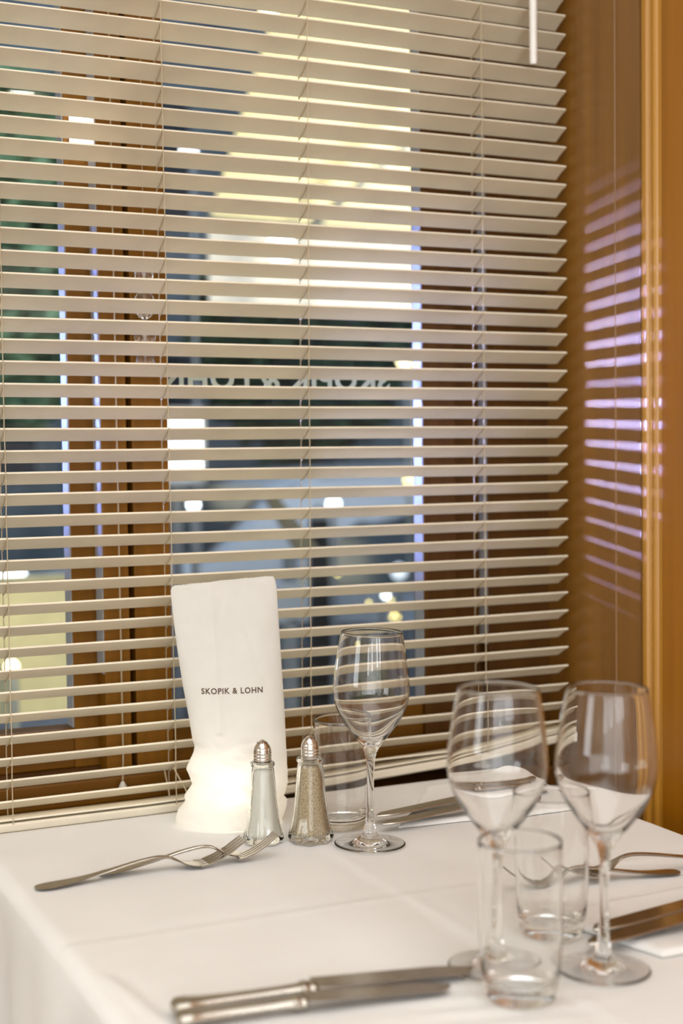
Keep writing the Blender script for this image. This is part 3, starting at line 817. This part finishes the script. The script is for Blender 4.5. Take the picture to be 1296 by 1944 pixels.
tree('green street tree across the road seen through the left window pane', (2.1, 11.5, GZ), 4.6, 1.3, M_leaf, 2200)
tree('dark street tree across the road behind the middle of the blind', (6.2, 14.0, GZ), 4.2, 1.2, M_leafd, 1500)
tree('tall street tree left of the green one, mostly hidden by the frame', (-0.2, 13.5, GZ), 5.5, 1.6, M_leaf, 1500)

# parked cars
def car_bm(L, H, Wd):
    prof = [(0.0, 0.30), (0.02, 0.62), (0.10, 0.74), (0.24, 0.80), (0.36, 1.22), (0.44, 1.36), (0.66, 1.40), (0.80, 1.28), (0.92, 0.96), (0.985, 0.90), (1.0, 0.60), (0.99, 0.30), (0.90, 0.22), (0.10, 0.22)]
    secs = []
    for q in range(9):
        y = (q/8-0.5)*Wd; e = abs(q/8-0.5)*2
        s = []
        for x, z in prof:
            zz = z*H/1.40
            tw = 1-0.10*e**3 if z < 0.9 else 1-0.06*e**2
            tuck = 1-0.20*max(0, (z-0.8)/0.6)
            s.append((x*L*(1)+(0.5-x)*L*0.05*e**3, y*tuck, zz*(1-0.05*e**3 if z > 0.5 else 1)))
        secs.append(s)
    return loft(secs)
M_tyre = plain('tyre_rubber', (0.02, 0.02, 0.02), 0.8); M_hub = plain('hub_metal', (0.35, 0.36, 0.38), 0.3)
M_head = emit('headlamp', (0.92, 0.95, 1.0), 6.0); M_tail = emit('tail_lamp', (1.0, 0.10, 0.06), 1.2)
def car(label, loc, rz, paint, L=4.2, H=1.42, Wd=1.75, heads=True):
    t = thing('parked_car', label, 'car', loc, rz, 'cars parked outside')
    obj('body', car_bm(L, H, Wd), paint, t, smooth=True, sharp=40)
    bm = bmesh.new()
    k = H/1.40
    for sy in (-1, 1):
        y = sy*Wd*0.445
        pts = [(0.285*L, 0.86*k), (0.385*L, 1.22*k), (0.46*L, 1.31*k), (0.66*L, 1.33*k), (0.77*L, 1.22*k), (0.86*L, 0.94*k)]
        a = [bm.verts.new((x, y*(1-0.16*max(0, (z/k-0.8)/0.6))+sy*0.012, z)) for x, z in pts]
        bm.faces.new(a if sy > 0 else a[::-1])
    for (xa, za, xb, zb) in ((0.245*L, 0.82*k, 0.365*L, 1.24*k), (0.81*L, 1.27*k, 0.915*L, 0.97*k)):
        o_ = -0.02 if xa < L/2 else 0.02
        a = [bm.verts.new(v) for v in ((xa+o_, -Wd*0.42, za+0.01), (xa+o_, Wd*0.42, za+0.01), (xb+o_, Wd*0.37, zb+0.01), (xb+o_, -Wd*0.37, zb+0.01))]
        bm.faces.new(a)
    obj('side_window', bm, M_windark, t)
    for fx in (0.17, 0.82):
        for sy in (-1, 1):
            bm = lathe([(0, -0.1), (0.30, -0.1), (0.33, -0.06), (0.33, 0.06), (0.30, 0.1), (0, 0.1)], 28)
            bmesh.ops.rotate(bm, verts=bm.verts, cent=(0, 0, 0), matrix=Matrix.Rotation(PI/2, 3, 'X'))
            bmesh.ops.translate(bm, verts=bm.verts, vec=(fx*L, sy*(Wd/2-0.09), 0.33))
            wo = obj('wheel', bm, M_tyre, t, smooth=True, sharp=40)
            bm = lathe([(0, -0.012), (0.19, -0.010), (0.20, 0.0), (0, 0.01)], 24)
            bmesh.ops.rotate(bm, verts=bm.verts, cent=(0, 0, 0), matrix=Matrix.Rotation(PI/2, 3, 'X'))
            bmesh.ops.translate(bm, verts=bm.verts, vec=(fx*L, sy*(Wd/2+0.012), 0.33))
            obj('hubcap', bm, M_hub, wo)
    for sy in (-1, 1):
        obj('headlight', bx((0.02, sy*Wd*0.36-0.13, 0.56*k), (0.16, sy*Wd*0.36+0.13, 0.68*k), 0.03), M_head if heads else M_hub, t)
        obj('tail_light', bx((L-0.12, sy*Wd*0.37-0.12, 0.62*k), (L+0.005, sy*Wd*0.37+0.12, 0.80*k), 0.02), M_tail, t)
    return t
def paint(name, c, r=0.25):
    m, nt, b = mat(name); setv(b, rough=r, coat=0.6, coatr=0.05, metal=0.2)
    noise_col(nt, b, tuple(x*0.95 for x in c), tuple(min(1, x*1.04) for x in c), (2, 2, 2)); return m
P_silver = paint('silver_paint', (0.62, 0.65, 0.72)); P_dark = paint('dark_paint', (0.05, 0.06, 0.08)); P_grey = paint('grey_blue_paint', (0.36, 0.42, 0.50))
car('silver parked car seen across the middle pane', (2.15, 9.6, GZ), 0.04, P_silver, heads=True)
car('dark parked car in front of the silver one, low behind the slats', (2.3, 7.0, GZ), -0.02, P_dark, L=3.9, H=1.22, heads=True)
car('grey blue parked car filling the left window pane', (-3.25, 7.6, GZ), 0.0, P_grey, L=4.6, H=1.42, heads=False)

# awning of the terrace stand
M_canvas, nt, b = mat('cream_canvas')
for n_ in list(nt.nodes):
    if n_.type != 'OUTPUT_MATERIAL': nt.nodes.remove(n_)
outn = [n_ for n_ in nt.nodes if n_.type == 'OUTPUT_MATERIAL'][0]
df = nt.nodes.new('ShaderNodeBsdfDiffuse'); tl = nt.nodes.new('ShaderNodeBsdfTranslucent'); mxs = nt.nodes.new('ShaderNodeMixShader'); mxs.inputs[0].default_value = 0.3
nz = nt.nodes.new('ShaderNodeTexNoise'); nz.inputs['Scale'].default_value = 3
rp = nt.nodes.new('ShaderNodeValToRGB'); rp.color_ramp.elements[0].color = (0.76, 0.68, 0.46, 1); rp.color_ramp.elements[1].color = (0.84, 0.78, 0.56, 1)
nt.links.new(nz.outputs['Fac'], rp.inputs['Fac']); nt.links.new(rp.outputs[0], df.inputs[0]); nt.links.new(rp.outputs[0], tl.inputs[0])
nt.links.new(df.outputs[0], mxs.inputs[1]); nt.links.new(tl.outputs[0], mxs.inputs[2]); nt.links.new(mxs.outputs[0], outn.inputs[0])
M_white_canvas = plain('white_canvas', (0.46, 0.45, 0.48), 0.8)
M_pole = plain('grey_pole_metal', (0.30, 0.31, 0.33), 0.4)
aw = thing('market_awning', 'lit cream canvas awning with a pale valance outside, seen through the upper slats', 'awning', (2.20, 4.0, GZ))
def ap(name, bm, m, **kw): return obj(name, bm, m, aw, **kw)
bm = loft([[(0, 0, 4.30), (0, 2.0, 2.52), (0, 2.0, 2.54), (0, 0, 4.34)], [(2.6, 0, 4.30), (2.6, 2.0, 2.52), (2.6, 2.0, 2.54), (2.6, 0, 4.34)]])
ap('canopy', bm, M_canvas)
bm = bmesh.new(); secs = []
for i in range(61):
    x = 2.6*i/60; sc_ = 0.015*math.sin(i*0.9)
    secs.append([(x, 1.995+sc_, 2.50), (x, 1.995+sc_, 2.16+0.012*math.sin(i*1.3)), (x, 2.005+sc_, 2.16+0.012*math.sin(i*1.3)), (x, 2.005+sc_, 2.50)])
ap('valance', loft(secs), M_white_canvas)
ap('front_bar', tube([(0, 1.98, 2.525), (2.6, 1.98, 2.525)], 0.03, 10), M_pole, smooth=True)
q1 = at_(792, 262, 5.35)-aw.location; q2 = at_(590, 430, 5.85)-aw.location
ap('support_arm', tube([q1, q2], 0.022, 10), M_pole, smooth=True)
for x, y, h in ((2.5, 1.98, 2.5), (2.5, 0.05, 4.3), (0.05, 0.05, 4.3)):
    if (x, y) == (0.05, 0.05): continue
    ap('post', tube([(x, y, 0), (x, y, h)], 0.035, 10), M_pole, smooth=True)
ap('rear_bar', tube([(0, 0.02, 4.28), (2.6, 0.02, 4.28)], 0.03, 10), M_pole, smooth=True)
light('awning_light', 'AREA', (3.4, 4.6, 1.5), 110, (1.0, 0.90, 0.66), 0.8, 0.8, target=(3.2, 5.4, 2.9))

# lamps and signs in the street
def globe(name, label, p, r, m, cat='lamp', group=None, post=True, cone=False):
    t = thing(name, label, cat, (p.x, p.y, GZ), 0, group)
    if cone:
        obj('lamp_shade', lathe([(0.0001, 0.02+p.z-GZ+r*1.2), (r*0.5, p.z-GZ+r*1.1), (r*1.25, p.z-GZ+r*0.3), (r*1.15, p.z-GZ+r*0.3), (0.0001, p.z-GZ+r*0.95)], 20), M_pole, t, smooth=True)
        obj('bulb', lathe([(0.0001, p.z-GZ-r*0.7), (r*0.5, p.z-GZ-r*0.5), (r*0.95, p.z-GZ+r*0.25), (0.0001, p.z-GZ+r*0.5)], 20), m, t, smooth=True)
    else:
        bm = bmesh.new(); bmesh.ops.create_uvsphere(bm, u_segments=20, v_segments=12, radius=r)
        bmesh.ops.translate(bm, verts=bm.verts, vec=(0, 0, p.z-GZ))
        obj('bulb', bm, m, t, smooth=True)
    if post: obj('post', tube([(r*0.9, 0.05, 0), (r*0.9, 0.05, max(0.1, p.z-GZ+r*0.4))], 0.012, 8), M_pole, t)
    return t
E_warm = emit('warm_street_glow', (1.0, 0.80, 0.42), 7); E_yel = emit('yellow_street_glow', (1.0, 0.78, 0.25), 4); E_white = emit('white_street_glow', (0.90, 0.93, 1.0), 7)
globe('street_lantern', 'warm hooded street lantern near the right edge of the middle pane', at_(768, 688, 8.3), 0.052, E_warm, 'street lamp', None, True, True)
globe('lamp_or_glint', 'round yellow light low behind the right of the middle pane', at_(778, 911, 5.8), 0.026, E_yel, 'lamp')
globe('lamp_or_glint', 'white light behind the slats left of the middle pane below the sign box', at_(367, 958, 4.6), 0.020, E_white, 'lamp')
globe('lamp_or_glint', 'white glowing globe added for a highlight on a car in the middle pane', at_(633, 957, 4.7), 0.024, E_white, 'lamp')  # glowing globe put in for a white highlight reflected on a car
globe('lamp_or_glint', 'white light under the valance of the awning', at_(533, 472, 5.4), 0.055, E_white, 'lamp', None, False)
globe('lamp_or_glint', 'small white light left of the awning in the upper slats', at_(358, 287, 8.2), 0.045, E_white, 'lamp')
globe('lamp_or_glint', 'warm yellow light at the top of the picture above the awning', at_(510, 20, 5.0), 0.03, emit('warm_bright', (1.0, 0.85, 0.45), 9), 'lamp', None, False)
globe('lamp_or_glint', 'white light beside the fairy lights low in the middle pane', at_(732, 1130, 4.55), 0.012, E_white, 'lamp')
globe('lamp_or_glint', 'white lamp low at the right of the middle pane above the bush', at_(757, 1085, 4.65), 0.030, emit('cool_glow', (0.80, 0.86, 0.95), 1.2), 'lamp')
sb = thing('sign_box', 'bright white light box at the left edge of the middle pane', 'light box', (0, 0, 0))
c = at_(338, 846, 5.7); sb.location = (c.x, c.y, GZ)
obj('light_panel', bx((-0.125, -0.03, c.z-GZ-0.13), (0.094, 0.0, c.z-GZ+0.122), 0.01), emit('white_panel_glow', (0.95, 0.97, 1.0), 5), sb)
obj('casing', bx((-0.135, 0.001, c.z-GZ-0.17), (0.125, 0.08, c.z-GZ+0.16), 0.01), M_pole, sb)
obj('post', bx((-0.02, 0.02, 0), (0.02, 0.06, c.z-GZ-0.17)), M_pole, sb)
p = at_(607, 1150, 4.9)
bp_ = thing('bollard_post', 'dark square post standing in the street behind the middle pane', 'post', (p.x, p.y, GZ))
obj('shaft', bx((-0.03, -0.03, 0), (0.03, 0.03, 1.25), 0.004), M_tyre, bp_)
obj('post_cap', lathe([(0, 1.25), (0.035, 1.25), (0.02, 1.29), (0, 1.31)], 16), M_pole, bp_)
# potted conifer with fairy lights
p = at_(705, 1200, 4.2)
ps = thing('potted_conifer', 'dark green potted bush with yellow fairy lights low in the middle pane', 'plant', (p.x, p.y, GZ))
hz = p.z-GZ
obj('pot', lathe([(0, 0), (0.13, 0), (0.17, 0.34), (0.155, 0.34), (0.13, 0.31), (0, 0.31)], 28), M_stone, ps, smooth=True)
def fn():
    a = random.uniform(0, 2*PI); h = random.uniform(0, 1); r = (1-h)**0.7*0.20*random.uniform(0.5, 1)
    return Vector((r*math.cos(a), r*math.sin(a), 0.33+h*0.55))
obj('foliage', leaves(1400, fn, 0.025), M_leafd, ps)
fl = obj('fairy_light', bmesh.new(), E_yel, ps)
bm = bmesh.new()
for (px, py) in ((742, 1140), (748, 1165), (755, 1172), (744, 1172), (700, 1145), (640, 1090), (665, 1210)):
    q = at_(px, py, 4.0)-ps.location
    bmesh.ops.create_icosphere(bm, subdivisions=2, radius=0.006, matrix=Matrix.Translation(q))
bm.to_mesh(fl.data); bm.free()
# pale crates / menu stand pieces low in the middle pane
M_pale = plain('pale_grey_board', (0.55, 0.58, 0.66), 0.7); M_tan = plain('tan_wood_board', (0.42, 0.33, 0.20), 0.6)
def slab(name, label, cat, pxs, Y, m, th=0.03):
    ps_ = [at_(x, y, Y) for x, y in pxs]; c = sum(ps_, Vector())/len(ps_)
    t = thing(name, label, cat, (c.x, c.y, GZ))
    a = [q-t.location for q in ps_]
    obj('board', loft([a, [q+Vector((0, th, 0)) for q in a]]), m, t)
    obj('foot', bx((-0.02, 0.0, 0), (0.02, 0.03, max(0.02, min(q.z for q in a)+0.01))), M_pole, t)
    return t
slab('street_board', 'pale board standing low in the street right of the paper bag', 'board', [(515, 1112), (588, 1106), (588, 1178), (515, 1184)], 3.9, M_pale)
slab('street_board', 'leaning tan plank crossing the dark car behind the middle pane', 'board', [(500, 935), (523, 935), (612, 1050), (572, 1060)], 4.4, M_tan)
slab('street_board', 'pale board behind the potted bush low in the middle pane', 'board', [(625, 1118), (795, 1125), (795, 1185), (625, 1180)], 4.9, M_pale)
# cream planter with a warm light in the left pane
p0 = at_(-60, 1118, 3.3); p1 = at_(150, 1118, 3.3)
pt = thing('cream_planter', 'pale yellow planter box lit warmly, low in the left window pane', 'planter', (p0.x, 3.3, GZ))
H1 = p0.z-GZ; W1 = p1.x-p0.x
M_cream = plain('cream_yellow_paint', (0.74, 0.66, 0.42), 0.55); M_soil = plain('dark_soil', (0.03, 0.035, 0.035), 0.9)
bm = bmesh.new()
box(bm, (-0.5, 0, H1-0.31), (W1+0.2, 0.03, H1), 0.006); box(bm, (-0.5, 0.27, H1-0.31), (W1+0.2, 0.30, H1), 0.006)
box(bm, (-0.5, 0.03, H1-0.31), (-0.47, 0.27, H1)); box(bm, (W1+0.17, 0.03, H1-0.31), (W1+0.2, 0.27, H1)); box(bm, (-0.47, 0.03, H1-0.31), (W1+0.17, 0.27, H1-0.28))
obj('trough', bm, M_cream, pt)
obj('soil', bx((-0.465, 0.035, H1-0.28), (W1+0.165, 0.265, H1-0.06)), M_soil, pt)
obj('shelf', bx((-0.5, 0.0, 0.30), (W1+0.15, 0.30, H1-0.44), 0.01), M_cream, pt)
for x in (-0.48, W1+0.14): obj('leg', bx((x, 0.02, 0), (x+0.04, 0.28, H1-0.31)), M_tyre, pt)
light('terrace_lantern_light', 'AREA', (p0.x+0.1, 2.3, 0.95), 7, (1.0, 0.86, 0.50), 0.25, 0.25, target=(p0.x+0.25, 3.3, 0.5))
globe('terrace_lantern', 'small warm lantern in front of the pale yellow planter at the left edge', at_(22, 1266, 3.15), 0.016, emit('lantern_glow', (1.0, 0.85, 0.5), 6), 'lantern')
light('street_light', 'AREA', (3.0, 6.0, 5.6), 260, (0.75, 0.84, 1.0), 3.0, 3.0, target=(3.0, 8.0, 0))
